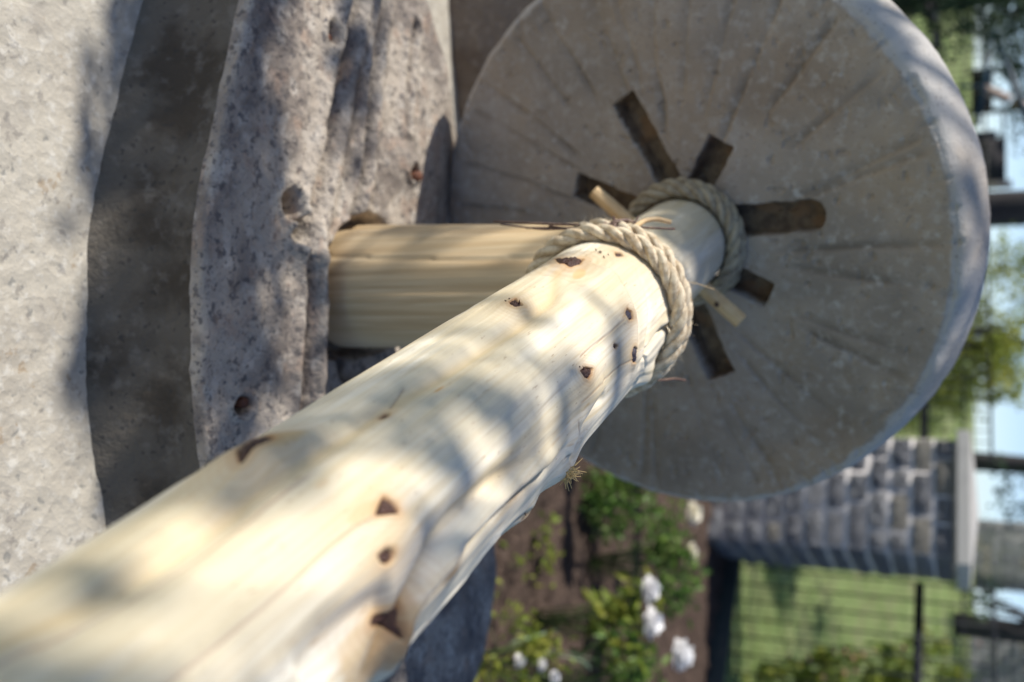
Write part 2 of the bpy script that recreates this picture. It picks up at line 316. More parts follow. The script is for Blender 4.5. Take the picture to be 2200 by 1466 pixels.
bed = rock('bed_stone', bed_poly, (.0, 1.6), bed_h, .515, M['bed'], M['bedside'], bev=.012, nphi=640, nr=300, sidebulge=-.012, batter=.055, smooth=.028, rn=.0025, label='rough grey bed stone with grooves and pits under the upright millstone', cat='bed stone')
for px, py, r, h, dz in [(533, 868, .0085, .030, -.012), (714, 84, .008, .02, -.02), (880, 383, .010, .025, -.02)]:
    c = at_z(px, py, .69); z = float(bed_h(np.array([c[0]]), np.array([c[1]]))[0])
    tube('iron_bolt', [(c[0], c[1], z - .01), (c[0] - .002, c[1] - .004, z + h)], [r, r * .92], M['rust'], bed, 10)
# small broken stones in the hollow
for k, (px, py, s) in enumerate([(838, 775, .020), (862, 757, .018), (800, 800, .016), (880, 790, .022)]):
    c = at_z(px, py, .655); G = []
    th = np.linspace(0, 2 * math.pi, 16, endpoint=False)
    for ph in np.linspace(.02, math.pi - .02, 10):
        d_ = np.stack([np.sin(ph) * np.cos(th), np.sin(ph) * np.sin(th), np.full_like(th, np.cos(ph)) * .7], -1)
        G.append(c + d_ * s * (1 + .35 * fbm(d_ * 2 + k * 5, 3))[:, None])
    link('stone_chip', gridmesh('stone_chip', np.array(G), True, True), M['bed'], bed)
# brown boulder behind
bould_poly = [(-1.9, 2.2), (-1.2, 2.15), (-.6, 2.2), (-.2, 2.4), (-.15, 2.8), (-.8, 3.2), (-1.7, 3.0)]
def bould_h(x, y): return .98 + .08 * n2(x, y, 2) + .015 * n2(x, y, 14, 4, 2)
rock('boulder', bould_poly, (-.95, 2.65), bould_h, .0, M['dirtbrown'], M['dirtbrown'], bev=.16, nphi=240, nr=80, sidebulge=.05, label='brown boulder in shade behind the left edge of the millstone', cat='boulder')

# ------------------------------------------------------------ millstone
P0 = np.array([-.18446938, 1.77894284, 1.18939704])
LD = np.array([-.2942, .9557, 0.]); LD /= np.linalg.norm(LD)       # log axis, pointing away from the camera
SN = ray(2738, -5); SN /= np.linalg.norm(SN)
E1 = np.cross(SN, [0, 0, 1.]); E1 /= np.linalg.norm(E1); E2 = np.cross(E1, SN)
SCEN = P0 - .050 * E2 + .006 * E1; RS = .511
def on_face(x, y):
    d = ray(x, y); t = ((P0 - CAM) @ SN) / (d @ SN); q = CAM + t * d - SCEN; return np.array([q @ E1, q @ E2])
hub = np.array([0., .045])
slots = [((1338, 212), (1455, 372), 21), ((1548, 305), (1490, 385), 22), ((1772, 463), (1580, 452), 24), ((1650, 636), (1560, 600), 21), ((1548, 806), (1470, 690), 25), ((1238, 398), (1380, 440), 21)]
SL = []
for a, b, hw in slots:
    A, B = on_face(*a), on_face(*b); SL.append((A, hub + (B - hub) * .6, hw * 1.81 / FPX * 1.3))
ang = R_(-60); SL.append((hub + .24 * np.array([math.cos(ang), math.sin(ang)]), hub, .018))
nr, nth = 230, 900
rr = np.r_[np.linspace(.085, .33, 150), np.linspace(.33, RS, 82)[1:]]; nr = len(rr); th = np.linspace(0, 2 * math.pi, nth, endpoint=False)
RR, TH = np.meshgrid(rr, th, indexing='ij'); FX, FY = RR * np.cos(TH) + hub[0] * (1 - RR / RS) , RR * np.sin(TH) + hub[1] * (1 - RR / RS)
P2 = np.stack([FX, FY], -1); dep = .0025 * fbm(np.stack([FX * 8, FY * 8, FX * 0], -1), 4) + .0012 * fbm(np.stack([FX * 40, FY * 40, FX * 0], -1), 3)
# dressing furrows: long shallow radial grooves, one steep side each
rad = np.hypot(FX, FY); aa = np.arctan2(FY, FX); furm = 0
rg = np.random.default_rng(5); fur = []
for k in range(34):
    a0 = k * 2 * math.pi / 34 + rg.normal(0, .055); L0 = rg.uniform(.15, .30); off = rg.uniform(.02, .045)
    da = (aa - a0 + off / np.maximum(rad, .05) + math.pi) % (2 * math.pi) - math.pi; s = da * rad + .007 * fbm(np.stack([rad * 9, np.full_like(rad, k * 3.), rad * 0], -1), 2)
    g = np.exp(-(np.clip(s, 0, 1) / .010) ** 2) * np.exp(-(np.clip(-s, 0, 1) / .003) ** 2) * ss(rad, L0, L0 + .05) * (1 - ss(rad, .47, .50)) * rg.uniform(.6, 1.1)
    furm = np.maximum(furm, g)
furm = furm * (.35 + .65 * ss(fbm(np.stack([FX * 9, FY * 9, FX * 0 + 21], -1), 3), -.35, .25)); dep = dep - .0058 * furm - .004 * ss(fbm(np.stack([FX * 55, FY * 55, FX * 0 + 2], -1), 3), .38, .6)
slotm = np.zeros_like(FX); edge = np.ones_like(FX)
for ks, (A, B, hw) in enumerate(SL):
    ab = B - A; L = np.linalg.norm(ab); u_ = ab / L; q = P2 - A; t = q @ u_; s = np.abs(q[..., 0] * u_[1] - q[..., 1] * u_[0])
    nz = .0025 * fbm(np.stack([FX * 60, FY * 60, FX * 0 + 3], -1), 2)
    g = np.maximum(s - hw + nz, -t + nz) if ks != 2 else np.where(t > hw, s - hw + nz, np.hypot(s, hw - t) - hw + nz); slotm = np.maximum(slotm, (1 - ss(g, -.003, .0025)) * (t < L))
dep = dep - .042 * slotm
dep = dep - .005 * ss(rad, RS - .012, RS) ** 2 - .006 * ss(fbm(np.stack([np.cos(aa) * 30, np.sin(aa) * 30, rad * 0], -1), 3), .15, .5) * ss(rad, RS - .03, RS)
def fp(fx, fy, back): return SCEN + fx[..., None] * E1 + fy[..., None] * E2 + back[..., None] * SN
G = fp(FX, FY, -dep)
rim = []
prof = [(RS + .004, .008), (RS + .009, .018), (RS + .012, .032), (RS + .014, .046), (RS + .016, .062), (RS + .017, .082), (RS + .017, .10), (RS + .014, .12), (RS + .008, .14), (RS - .002, .158), (RS - .02, .17), (RS - .05, .175), (.2, .175), (.09, .175), (.088, .0)]
for r_, b_ in prof:
    n_ = .0035 * fbm(np.stack([np.cos(th) * 14, np.sin(th) * 14, np.full_like(th, b_ * 12)], -1), 4) if r_ > .3 else 0
    # tool scoring running round the rim
    sh = min(b_, .1) / .1 * .011 * (r_ > .3)
    rim.append(-.6 * sh * E1 + .8 * sh * E2 + fp((r_ + n_) * np.cos(th), (r_ + n_) * np.sin(th), np.full_like(th, b_)))
rim = np.array(rim)
rim[-2:] += hub[1] * E2
GG = np.concatenate([G, rim]); me = gridmesh('millstone', GG, True)
base = np.array([.335, .288, .245]); C = np.tile(base, (*GG.shape[:2], 1)).astype(float)
nn = fbm(np.stack([FX * 7, FY * 7, FX * 0 + 9], -1), 4); C[:nr] *= (1 + .34 * nn + .16 * fbm(np.stack([FX * 26, FY * 26, FX * 0 + 4], -1), 4))[..., None]; C[:nr] = C[:nr] * (1 - (.35 * ss(fbm(np.stack([FX * 4, FY * 4, FX * 0 + 14], -1), 4), .05, .4))[..., None] * np.array([.15, .35, .55]))
C[:nr] *= (1 - .32 * furm)[..., None]
C[nr:] = np.array([.46, .44, .42]); wrim = ss(rad + .010 * fbm(np.stack([np.cos(aa) * 22, np.sin(aa) * 22, rad * 40], -1), 4), RS - .010, RS - .002)[..., None]; C[:nr] = C[:nr] * (1 - wrim) + np.array([.44, .42, .40]) * wrim
setcol(me, C); me.materials.append(M['mill']); me.materials.append(M['slot'])
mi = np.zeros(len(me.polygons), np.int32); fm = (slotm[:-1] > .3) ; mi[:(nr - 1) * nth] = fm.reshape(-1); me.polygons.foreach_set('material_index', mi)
mill = tag(link('millstone', me), 'big upright round millstone with dark carved slots around its hub', 'millstone')

# ------------------------------------------------------------ the peeled log
LE1 = np.array([LD[1], -LD[0], 0]); LE2 = np.array([0, 0, 1.])     # right, up
def log_at(x, y, r=.1):
    d = ray(x, y); o = CAM - P0
    do, dd = o @ LD, d @ LD; po, pd = o - do * LD, d - dd * LD
    A, B, Cc = pd @ pd, 2 * po @ pd, po @ po - r * r; disc = max(B * B - 4 * A * Cc, 0); t = (-B - math.sqrt(disc)) / (2 * A)
    q = CAM + t * d - P0; a = -(q @ LD); return np.array([a, math.atan2(q @ LE2, q @ LE1)])
RL = .1
def L2(*pts):   # pixel polyline -> (a, w) on the log, w = r * angle
    o = [log_at(*p) for p in pts]; return [(a, RL * (t if t > -math.pi / 2 - .6 else t + 2 * math.pi)) for a, t in o]
def rlog(a):
    # axle, shoulder, trunk
    r = .082 + .0165 * ss(a, .388, .402) + .0015 * ss(a, .44, .6)
    return r + .006 * ss(a, 1.3, 2.6)
VAL = [  # valleys: polyline, depth, width, side lift (positive = left side of direction of travel)
    (L2((1198, 588), (1185, 640), (1130, 690), (1000, 772), (900, 832), (790, 900), (650, 1000), (450, 1120), (250, 1250), (0, 1395)), .0050, .011, 0, 0),
    (L2((1150, 975), (1060, 1035), (980, 1105), (925, 1180), (885, 1260), (850, 1330), (790, 1420), (740, 1500)), .0060, .009, 0, 0),
    (L2((1228, 950), (1160, 1015), (1100, 1068), (1040, 1128), (985, 1185), (952, 1238), (905, 1292), (875, 1340), (840, 1410), (800, 1500)), .0120, .0055, .006, .010),
    (L2((1150, 1085), (1060, 1165), (980, 1265), (930, 1340), (860, 1450)), .0045, .004, .002, .006),
    (L2((1100, 1150), (1010, 1250), (930, 1370), (880, 1450)), .003, .004, .0015, .005),
    (L2((640, 1480), (700, 1392), (770, 1332), (835, 1283)), .0085, .016, 0, 0),
    (L2((1268, 562), (1320, 585), (1358, 640), (1368, 700), (1362, 760), (1350, 830)), .0042, .0045, .0025, .006),
    (L2((1340, 552), (1380, 600), (1398, 660), (1385, 740), (1368, 800)), .0026, .005, .0012, .007),
    (L2((1462, 688), (1420, 712), (1385, 760), (1368, 820)), .0055, .006, .002, .008),
    (L2((1300, 840), (1250, 920), (1215, 990)), .006, .008, .003, .010),
    (L2((1350, 690), (1290, 740), (1210, 830), (1150, 905)), .0012, .006, 0, 0),
    (L2((560, 1075), (430, 1165), (250, 1290), (60, 1420)), .0028, .012, 0, 0),
]
CRK = [(L2((-60, 1470), (0, 1428), (150, 1345), (300, 1262), (430, 1185), (560, 1100), (620, 1055), (680, 1015)), .0009),
       (L2((330, 1500), (370, 1466), (470, 1385), (560, 1312), (640, 1240), (700, 1180), (745, 1145), (796, 1118)), .0009),
       (L2((1345, 682), (1300, 722), (1240, 772)), .0006), (L2((1360, 770), (1330, 785), (1280, 830), (1240, 868)), .0006),
       (L2((1070, 1440), (1000, 1466)), .0006), (L2((870, 830), (840, 870)), .0007), (L2((1208, 990), (1232, 960), (1240, 900)), .0010), (L2((1155, 1250), (1010, 1330)), .0005)]
KN = [  # centre px, swell amp, radius along, radius across
    (560, 992, .015, .05, .03), (813, 1100, .005, .035, .03), (803, 1203, .009, .05, .032), (845, 1330, -.003, .03, .02), (962, 1222, .003, .03, .02), (1105, 660, .004, .03, .018), (1222, 575, .006, .035, .02),
    (1348, 676, .004, .03, .02), (1356, 763, .003, .03, .02), (1252, 815, .005, .035, .022), (1218, 1020, .010, .035, .02), (1133, 1103, .008, .03, .016), (1395, 815, .012, .022, .02), (1455, 640, .003, .02, .02), (785, 1420, .006, .09, .03), (880, 850, .003, .03, .012), (1290, 700, .004, .05, .03), (1040, 900, .004, .12, .04)]
PITS = [  # polygons in px
    ('knot', [(813, 1078), (832, 1093), (838, 1113), (820, 1116), (800, 1119), (790, 1119), (800, 1099)]),
    ('knot', [(803, 1189), (815, 1193), (818, 1206), (808, 1217), (794, 1213), (789, 1203)]),
    ('knot', [(868, 1281), (867, 1308), (856, 1340), (848, 1368), (840, 1352), (826, 1344), (806, 1345), (814, 1332), (836, 1318), (850, 1296)]),
    ('knot', [(520, 1026), (516, 1004), (525, 988), (548, 972), (574, 970), (592, 980), (568, 992), (546, 1002), (530, 1018)]),
    ('knot', [(977, 1207), (974, 1222), (962, 1234), (950, 1232), (958, 1218)]),
    ('knot', [(1094, 652), (1106, 644), (1110, 652), (1122, 658), (1106, 664), (1098, 660)]),
    ('knot', [(1193, 556), (1218, 561), (1252, 558), (1242, 574), (1224, 581), (1205, 573)]),
    ('knot_blue', [(1346, 665), (1354, 672), (1356, 686), (1347, 688), (1342, 676)]),
    ('knot_blue', [(1357, 746), (1362, 756), (1362, 776), (1355, 778), (1353, 760)]),
    ('knot', [(1242, 800), (1252, 792), (1266, 795), (1262, 806), (1254, 816), (1246, 812)]),
    ('knot', [(1317, 741), (1323, 744), (1320, 750), (1315, 747)]),
    ('knot', [(819, 887), (828, 880), (837, 880), (832, 888), (822, 890)]),
    ('knot', [(1140, 1088), (1144, 1096), (1136, 1112), (1126, 1120), (1128, 1102)]),
    ('knot', [(1122, 1054), (1112, 1066), (1092, 1078), (1098, 1066)]),
    ('knot', [(1322, 540), (1334, 540), (1338, 548), (1326, 549)]),
]
PITP = [(k, np.array(L2(*p))) for k, p in PITS]
KNP = [(np.array(L2((x, y))[0]), A, sa, sw) for x, y, A, sa, sw in KN]
def inpoly(P, poly):
    ins = np.zeros(P.shape[:-1], bool); n = len(poly); j = n - 1; x, y = P[..., 0], P[..., 1]
    for i in range(n):
        xi, yi = poly[i]; xj, yj = poly[j]
        ins ^= ((yi > y) != (yj > y)) & (x < (xj - xi) * (y - yi) / (yj - yi + 1e-12) + xi); j = i
    return ins
def log_h(a, t, pits=True):
    w_ = RL * t; P = np.stack([a, w_], -1); c, s = np.cos(t), np.sin(t)
    act = ss(a, .45, .52)
    wob = np.stack([.004 * fbm(np.stack([a * 14, c * 2, s * 2], -1), 3), .0022 * fbm(np.stack([a * 17 + 9, c * 2, s * 2], -1), 3)], -1); Pw = P + wob
    h = act * (.0035 * fbm(np.stack([a * 3.0, c * 1.5, s * 1.5], -1), 2) + .0026 * fbm(np.stack([a * 5, c * 5, s * 5 + 4], -1), 3)) + (.0004 + .0003 * act) * fbm(np.stack([a * 8, c * 16, s * 16], -1), 3)
    crease = np.zeros_like(h)
    for pl, d, wd, lift, loff in VAL:
        d, lift = d * 1.5, lift * 1.5
        pa = np.array(pl); m = (a > pa[:, 0].min() - .08) & (a < pa[:, 0].max() + .08) & (w_ > pa[:, 1].min() - .08) & (w_ < pa[:, 1].max() + .08)
        if not m.any(): continue
        dd, sd, run = poly_sd(Pw[m], pa); tp = ss(run, 0, .12) * (1 - ss(run, .9, 1.0))
        v = -d * np.exp(-(dd / wd) ** 2)
        if lift: v = v + lift * np.exp(-((dd * sd * LSIGN - loff) / (wd * 1.5)) ** 2)
        h[m] += v * tp; crease[m] = np.maximum(crease[m], np.exp(-(dd / (wd * .5)) ** 2) * tp * (d > .004) * (wd < .01))
    for c_, A, sa, sw in KNP:
        h = h + A * np.exp(-(((a - c_[0]) / sa) ** 2 + ((w_ - c_[1]) / sw) ** 2))
    crk = np.zeros_like(h)
    for pl, wd in CRK:
        pa = np.array(pl); m = (a > pa[:, 0].min() - .02) & (a < pa[:, 0].max() + .02) & (w_ > pa[:, 1].min() - .02) & (w_ < pa[:, 1].max() + .02)
        if not m.any(): continue
        dd, sd, run = poly_sd(P[m] + .35 * wob[m], pa); g = np.exp(-(dd / wd) ** 2) * ss(run, 0, .1) * (1 - ss(run, .93, 1)); crk[m] = np.maximum(crk[m], g)
    h = h - .0016 * crk
    pit = np.zeros_like(h)
    for _, pa in PITP:
        ce = pa.mean(0); ex = max(np.ptp(pa[:, 0]), np.ptp(pa[:, 1])); m = (np.abs(a - ce[0]) < ex) & (np.abs(w_ - ce[1]) < ex)
        if not m.any(): continue
        cl = np.vstack([pa, pa[:1]]); dd, _, _ = poly_sd(P[m], cl); ins = inpoly(P[m], pa); sdv = np.where(ins, dd, -dd)
        pit[m] = np.maximum(pit[m], ss(sdv, -.0015, .0012)); pass
    if pits: h = h - .0060 * pit
    return h, crk, pit, crease
LSIGN = 1.0
def log_pt(a, t, h):
    r = rlog(a) + h; return P0 - a[..., None] * LD + r[..., None] * (np.cos(t)[..., None] * LE1 + np.sin(t)[..., None] * LE2)
na, nt_ = 900, 400
av = np.r_[np.linspace(-.28, .38, 34)[:-1], np.linspace(.38, .52, 100)[:-1], np.linspace(.52, 1.20, 400)[:-1], np.linspace(1.20, 1.66, 200)[:-1], np.linspace(1.66, 2.7, 40)]
tv = np.r_[np.linspace(-.9, math.pi + .9, 361), np.linspace(math.pi + .9, 2 * math.pi - .9, 40)[1:-1]]
A_, T_ = np.meshgrid(av, tv, indexing='ij'); H_, CK, PT, CR = log_h(A_, T_)
G = log_pt(A_, T_, H_); G = np.concatenate([np.repeat((P0 + .28 * LD)[None, None], len(tv), 1), G, np.repeat((P0 - 2.7 * LD)[None, None], len(tv), 1)])
me = gridmesh('peeled_log', G, True)
c, s = np.cos(T_), np.sin(T_)
C = np.tile(np.array([.80, .735, .60]), (*A_.shape, 1))
def mixc(C, col, f): f = np.clip(f, 0, 1)[..., None]; return C * (1 - f) + np.array(col) * f
C = mixc(C, (.60, .51, .335), .7 * ss(fbm(np.stack([A_ * 3, c * 5, s * 5], -1), 4), .05, .5))
C = mixc(C, (.84, .80, .70), .7 * ss(fbm(np.stack([A_ * 6 + 4, c * 4 + 2, s * 4], -1), 3), .0, .4))
C = mixc(C, (.70, .58, .36), .45 * ss(fbm(np.stack([A_ * 5, c * 40, s * 40], -1), 3), .1, .5))
C = mixc(C, (.50, .32, .14), .55 * ss(fbm(np.stack([A_ * 26, c * 22, s * 22 + 7], -1), 3), .52, .68))
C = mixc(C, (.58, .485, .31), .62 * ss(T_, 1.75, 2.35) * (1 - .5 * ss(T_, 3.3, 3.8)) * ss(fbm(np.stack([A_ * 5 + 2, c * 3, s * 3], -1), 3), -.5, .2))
vd, _, _ = poly_sd(np.stack([A_, RL * T_], -1), VAL[0][0]); C = mixc(C, (.58, .43, .22), .6 * np.exp(-(vd / .007) ** 2))
C = mixc(C, (.60, .48, .29), .4 * CR)
for c_, A, sa, sw in KNP[:13]:
    C = mixc(C, (.62, .44, .22), .38 * np.exp(-(((A_ - c_[0]) / (sa * .5)) ** 2 + ((RL * T_ - c_[1]) / (sw * .55)) ** 2)))
def blot(x, y, ra, rw, col, f, n=.3):
    global C; q = L2((x, y))[0]; g = np.sqrt(((A_ - q[0]) / ra) ** 2 + ((RL * T_ - q[1]) / rw) ** 2) + n * fbm(np.stack([A_ * 60, c * 8, s * 8], -1), 2)
    C = mixc(C, col, f * (1 - ss(g, .6, 1.05)))
blot(612, 972, .030, .009, (.60, .43, .20), .8); blot(942, 836, .012, .0022, (.62, .32, .09), .9); blot(830, 1385, .03, .012, (.42, .22, .09), .75, .7); blot(780, 1420, .07, .022, (.66, .47, .24), .6, .6)
blot(816, 1190, .006, .003, (.45, .25, .13), .6); blot(770, 1110, .02, .006, (.60, .42, .2), .5); blot(700, 1380, .008, .002, (.4, .25, .14), .7); blot(690, 1045, .01, .003, (.55, .38, .2), .5); blot(1245, 590, .02, .006, (.62, .43, .18), .7); blot(640, 1030, .006, .002, (.5, .33, .15), .6)
for _, pa in PITP:
    ce = pa.mean(0); ex = .045; m = (np.abs(A_ - ce[0]) < ex * 1.6) & (np.abs(RL * T_ - ce[1]) < ex)
    P_ = np.stack([A_[m] * .62, RL * T_[m]], -1); cl_ = np.vstack([pa, pa[:1]]) * (.62, 1); dd, _, _ = poly_sd(P_, cl_)
    sz = math.sqrt(np.ptp(pa[:, 0]) * np.ptp(pa[:, 1])); dd = dd + .0012 * fbm(np.stack([A_[m] * 90, RL * T_[m] * 200, A_[m] * 0], -1), 3)
    f = .75 * np.exp(-np.maximum(dd, 0) / (.10 * sz + .0008)) + .26 * np.exp(-dd / (.9 * sz + .002)) * (.5 + .5 * np.cos(dd * 2 * math.pi / (.14 * sz + .0012))) + .22 * np.exp(-dd / (.8 * sz))
    sub = C[m]; f = np.clip(f, 0, 1)[:, None]; C[m] = sub * (1 - f) + np.array([.46, .27, .13]) * f
C = mixc(C, (.34, .20, .13), .75 * CK); C = mixc(C, (.16, .08, .05), .9 * PT)
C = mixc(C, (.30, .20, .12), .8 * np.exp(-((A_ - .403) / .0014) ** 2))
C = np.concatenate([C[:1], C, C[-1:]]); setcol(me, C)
la = me.attributes.new('LC', 'FLOAT_VECTOR', 'POINT'); LCV = np.stack([A_, .1 * c, .1 * s], -1); LCV = np.concatenate([LCV[:1], LCV, LCV[-1:]]); la.data.foreach_set('vector', LCV.astype(np.float32).ravel())
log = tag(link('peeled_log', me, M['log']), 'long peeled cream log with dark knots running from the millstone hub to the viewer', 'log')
# knots as their own pieces, seated in their pits
for kind, pa in PITP:
    ce = pa.mean(0); n = 56; cl = np.vstack([pa, pa[:1]]); sg = np.r_[0, np.cumsum(np.linalg.norm(np.diff(cl, axis=0), axis=1))]; si = np.linspace(0, sg[-1], n, endpoint=False)
    ring = np.stack([np.interp(si, sg, cl[:, j]) for j in (0, 1)], 1); size = math.sqrt(np.ptp(pa[:, 0]) * np.ptp(pa[:, 1]))
    ring = ce + (ring - ce) * (1.04 + .10 * RNG.normal(0, 1, n)[:, None] * .6); G = []
    for f in np.linspace(0.02, 1, 14):
        q = ce + (ring - ce) * f; a_, t_ = q[:, 0], q[:, 1] / RL; h, *_ = log_h(a_, t_, False)
        e = -.0020 - .0022 * (f > .8) * (f - .8) * 5 + size * (.05 + .10 * fbm(np.stack([a_ * 420, t_ * 42, a_ * 0], -1), 3)) * (1 - f ** 3)
        G.append(log_pt(a_, t_, h + e))
    link('knot', gridmesh('knot', np.array(G), True, True), M[kind], log)
# frayed fibres on the right flank and splinters
b = MB(); q = log_at(1218, 1022)
for k in range(46):
    a0, t0 = q[0] + RNG.normal(0, .006), q[1] + RNG.normal(0, .05); p = log_pt(np.array([a0]), np.array([t0]), np.array([.008]))[0]
    nrm = math.cos(t0) * LE1 + math.sin(t0) * LE2; d_ = nrm * .6 + RNG.normal(0, .55, 3); d_ /= np.linalg.norm(d_); l = RNG.uniform(.006, .016)
    b.tube([p, p + d_ * l * .5 + RNG.normal(0, .001, 3), p + d_ * l + RNG.normal(0, .003, 3)], [.0007, .0006, .0003], 5)
tag(b.build('frayed_fibres', M['straw'], log), kind='stuff')
b = MB()
for (x, y, n) in [(1252, 803, 9), (1105, 654, 8), (1135, 1105, 5), (1290, 545, 6)]:
    q = log_at(x, y)
    for k in range(n):
        p = log_pt(np.array([q[0] + RNG.normal(0, .004)]), np.array([q[1] + RNG.normal(0, .04)]), np.array([.002]))[0]
        nrm = math.cos(q[1]) * LE1 + math.sin(q[1]) * LE2; d_ = nrm * .5 + RNG.normal(0, .6, 3); d_ /= np.linalg.norm(d_)
        b.tube([p, p + d_ * RNG.uniform(.002, .006)], [.0010, .0003], 5)
tag(b.build('splinters', M['knot'], log), kind='stuff')

# ------------------------------------------------------------ wooden post
zt = np.linspace(.60, 1.13, 90); tp = np.linspace(0, 2 * math.pi, 140, endpoint=False); ZZ, TT = np.meshgrid(zt, tp, indexing='ij'); f = (ZZ - .62) / .5
rp = .104 - .012 * ss(f, 0, 1) - .03 * (1 - ss(ZZ, .60, .66)) ** 2
rp = rp * (1 + .045 * np.cos(2 * (TT + .5))) + .0045 * fbm(np.stack([np.cos(TT) * 3.2, np.sin(TT) * 3.2, ZZ * .9], -1), 3) - .004 * np.exp(-(((TT - 4.15 + .12 * np.sin(ZZ * 5)) % (2 * math.pi)) / .07) ** 2) - .003 * np.exp(-(((TT - 3.4) % (2 * math.pi)) / .05) ** 2)
cx = -.097 + .008 * f; cy = 1.494 - .022 * f
G = np.stack([cx + rp * np.cos(TT), cy + rp * np.sin(TT), ZZ], -1); G = np.concatenate([G, np.repeat(np.array([[[cx[-1, 0], cy[-1, 0], 1.135]]]), 140, 1)])
tag(link('wooden_post', gridmesh('wooden_post', G, True), M['post']), 'short upright tan wooden post standing in the bed stone beneath the log', 'post')

# ------------------------------------------------------------ peg, ropes, twine
def axis(a): return P0 - a * LD
pd = .70 * LE1 + .714 * LE2; pc = axis(.135)
pts = [pc + pd * s_ + LD * .002 * math.sin(s_ * 30) for s_ in np.linspace(-.168, .166, 14)]
pg = tag(tube('peg', pts, [.0120, .0128] + [.0132] * 10 + [.0138, .0136], M['peg'], None, 9), 'slim tan wooden peg driven through the log in front of the millstone', 'peg')
pg.data.polygons.foreach_set('use_smooth', [False] * len(pg.data.polygons))
kp = pts[-3] - LD * .0125 + .003 * LE1
tube('peg_knot', [kp + LD * .004, kp - LD * .0006], [.0052, .0046], M['knot'], pg, 10)
def coil(a0, a1, turns, r, start, n=400, grow=0, wob=.002):
    t = np.linspace(0, 1, n); th = start + 2 * math.pi * turns * t; a = a0 + (a1 - a0) * t + wob * np.sin(th * 1.7 + 1)
    rr_ = r + grow * t; return P0 - a[:, None] * LD + rr_[:, None] * (np.cos(th)[:, None] * LE1 + np.sin(th)[:, None] * LE2)
b, pr = rope(coil(.070, .016, 2.5, .0950, -2.2, grow=.012), .0262, 2.9)
r2 = tag(b.build('rope_coil', M['rope2']), 'thick weathered rope coiled round the axle against the millstone face', 'rope')
b, pr2 = rope(coil(.514, .434, 2.3, .1112, -1.9, wob=.004), .0245, 3.3, .6)
lash = tag(b.build('rope_lashing', M['rope']), 'pale twisted rope lashing wound round the log above the post', 'rope')
def fuzz(Pp, r, n, m, parent, name='rope_fuzz'):
    b = MB()
    for k in range(n):
        i = RNG.integers(2, len(Pp) - 2); T = Pp[i + 1] - Pp[i]; T /= np.linalg.norm(T); v = RNG.normal(0, 1, 3); v -= (v @ T) * T; v /= np.linalg.norm(v)
        p = Pp[i] + v * r; d_ = v * .6 + T * RNG.normal(0, .9) + RNG.normal(0, .35, 3); d_ /= np.linalg.norm(d_); l = RNG.uniform(.004, .013)
        b.tube([p, p + d_ * l * .5, p + d_ * l + RNG.normal(0, .002, 3)], [.00025, .0002, .0001], 3)
    tag(b.build(name, m, parent), kind='stuff')
fuzz(pr2, .0110, 1500, M['rope'], lash); fuzz(pr, .010, 350, M['rope2'], r2)
# brown twine tied over the rope, with long loose ends
tw = empty('twine_tie', tuple(at_depth(1330, 498, 1.40)), 'dark brown twine knotted over the rope lashing with loose ends sticking out', 'twine')
def tw_add(name, px, r, m='twine', k=7):
    P = np.array([at_depth(*q) for q in px]) - np.array(tw.location); s = np.r_[0, np.cumsum(np.linalg.norm(np.diff(P, axis=0), axis=1))]
    si = np.linspace(0, s[-1], 26); P = np.stack([np.interp(si, s, P[:, j]) for j in range(3)], 1)
    for _ in range(2): P[1:-1] = (P[:-2] + 2 * P[1:-1] + P[2:]) / 4
    return tube(name, P, r, M[m], tw, k)
tw_add('strand', [(1060, 476, 1.43), (1150, 480, 1.41), (1250, 484, 1.40), (1330, 484, 1.39), (1390, 490, 1.40), (1450, 492, 1.41)], .0018)
tw_add('strand', [(1130, 490, 1.43), (1230, 490, 1.41), (1300, 492, 1.39)], .0016)
tw_add('strand', [(1285, 520, 1.37), (1300, 500, 1.365), (1330, 488, 1.365), (1352, 500, 1.37), (1340, 520, 1.375), (1300, 522, 1.37)], .0034)
tw_add('strand', [(1290, 505, 1.37), (1320, 478, 1.37), (1345, 474, 1.38), (1365, 482, 1.38)], .0040)
tw_add('strand', [(1288, 515, 1.366), (1325, 510, 1.362), (1360, 490, 1.37), (1385, 474, 1.40), (1410, 470, 1.41), (1440, 478, 1.42)], .0036, 'peg')
tw_add('strand', [(1345, 498, 1.37), (1365, 478, 1.37), (1372, 466, 1.38)], .0013)
tw_add('strand', [(1270, 512, 1.375), (1300, 512, 1.355), (1335, 505, 1.352), (1362, 512, 1.36), (1372, 530, 1.37)], .0030)
tw_add('strand', [(1296, 530, 1.36), (1312, 505, 1.352), (1322, 480, 1.37), (1318, 468, 1.39)], .0026)
tw_add('strand', [(1340, 522, 1.36), (1330, 500, 1.350), (1306, 484, 1.37)], .0032)
tw_add('strand', [(1075, 482, 1.42), (1170, 494, 1.40), (1260, 490, 1.385), (1320, 496, 1.38)], .0012)
tw_add('strand', [(1180, 486, 1.42), (1270, 500, 1.38), (1300, 508, 1.37)], .0020)
tw_add('strand', [(1282, 522, 1.36), (1292, 498, 1.352), (1300, 480, 1.37)], .0030)
tw_add('strand', [(1392, 812, 1.43), (1420, 818, 1.45), (1450, 814, 1.47), (1472, 818, 1.48)], .0022)
tw_add('strand', [(1480, 606, 1.44), (1505, 612, 1.45), (1535, 622, 1.46)], .0006, 'peg')

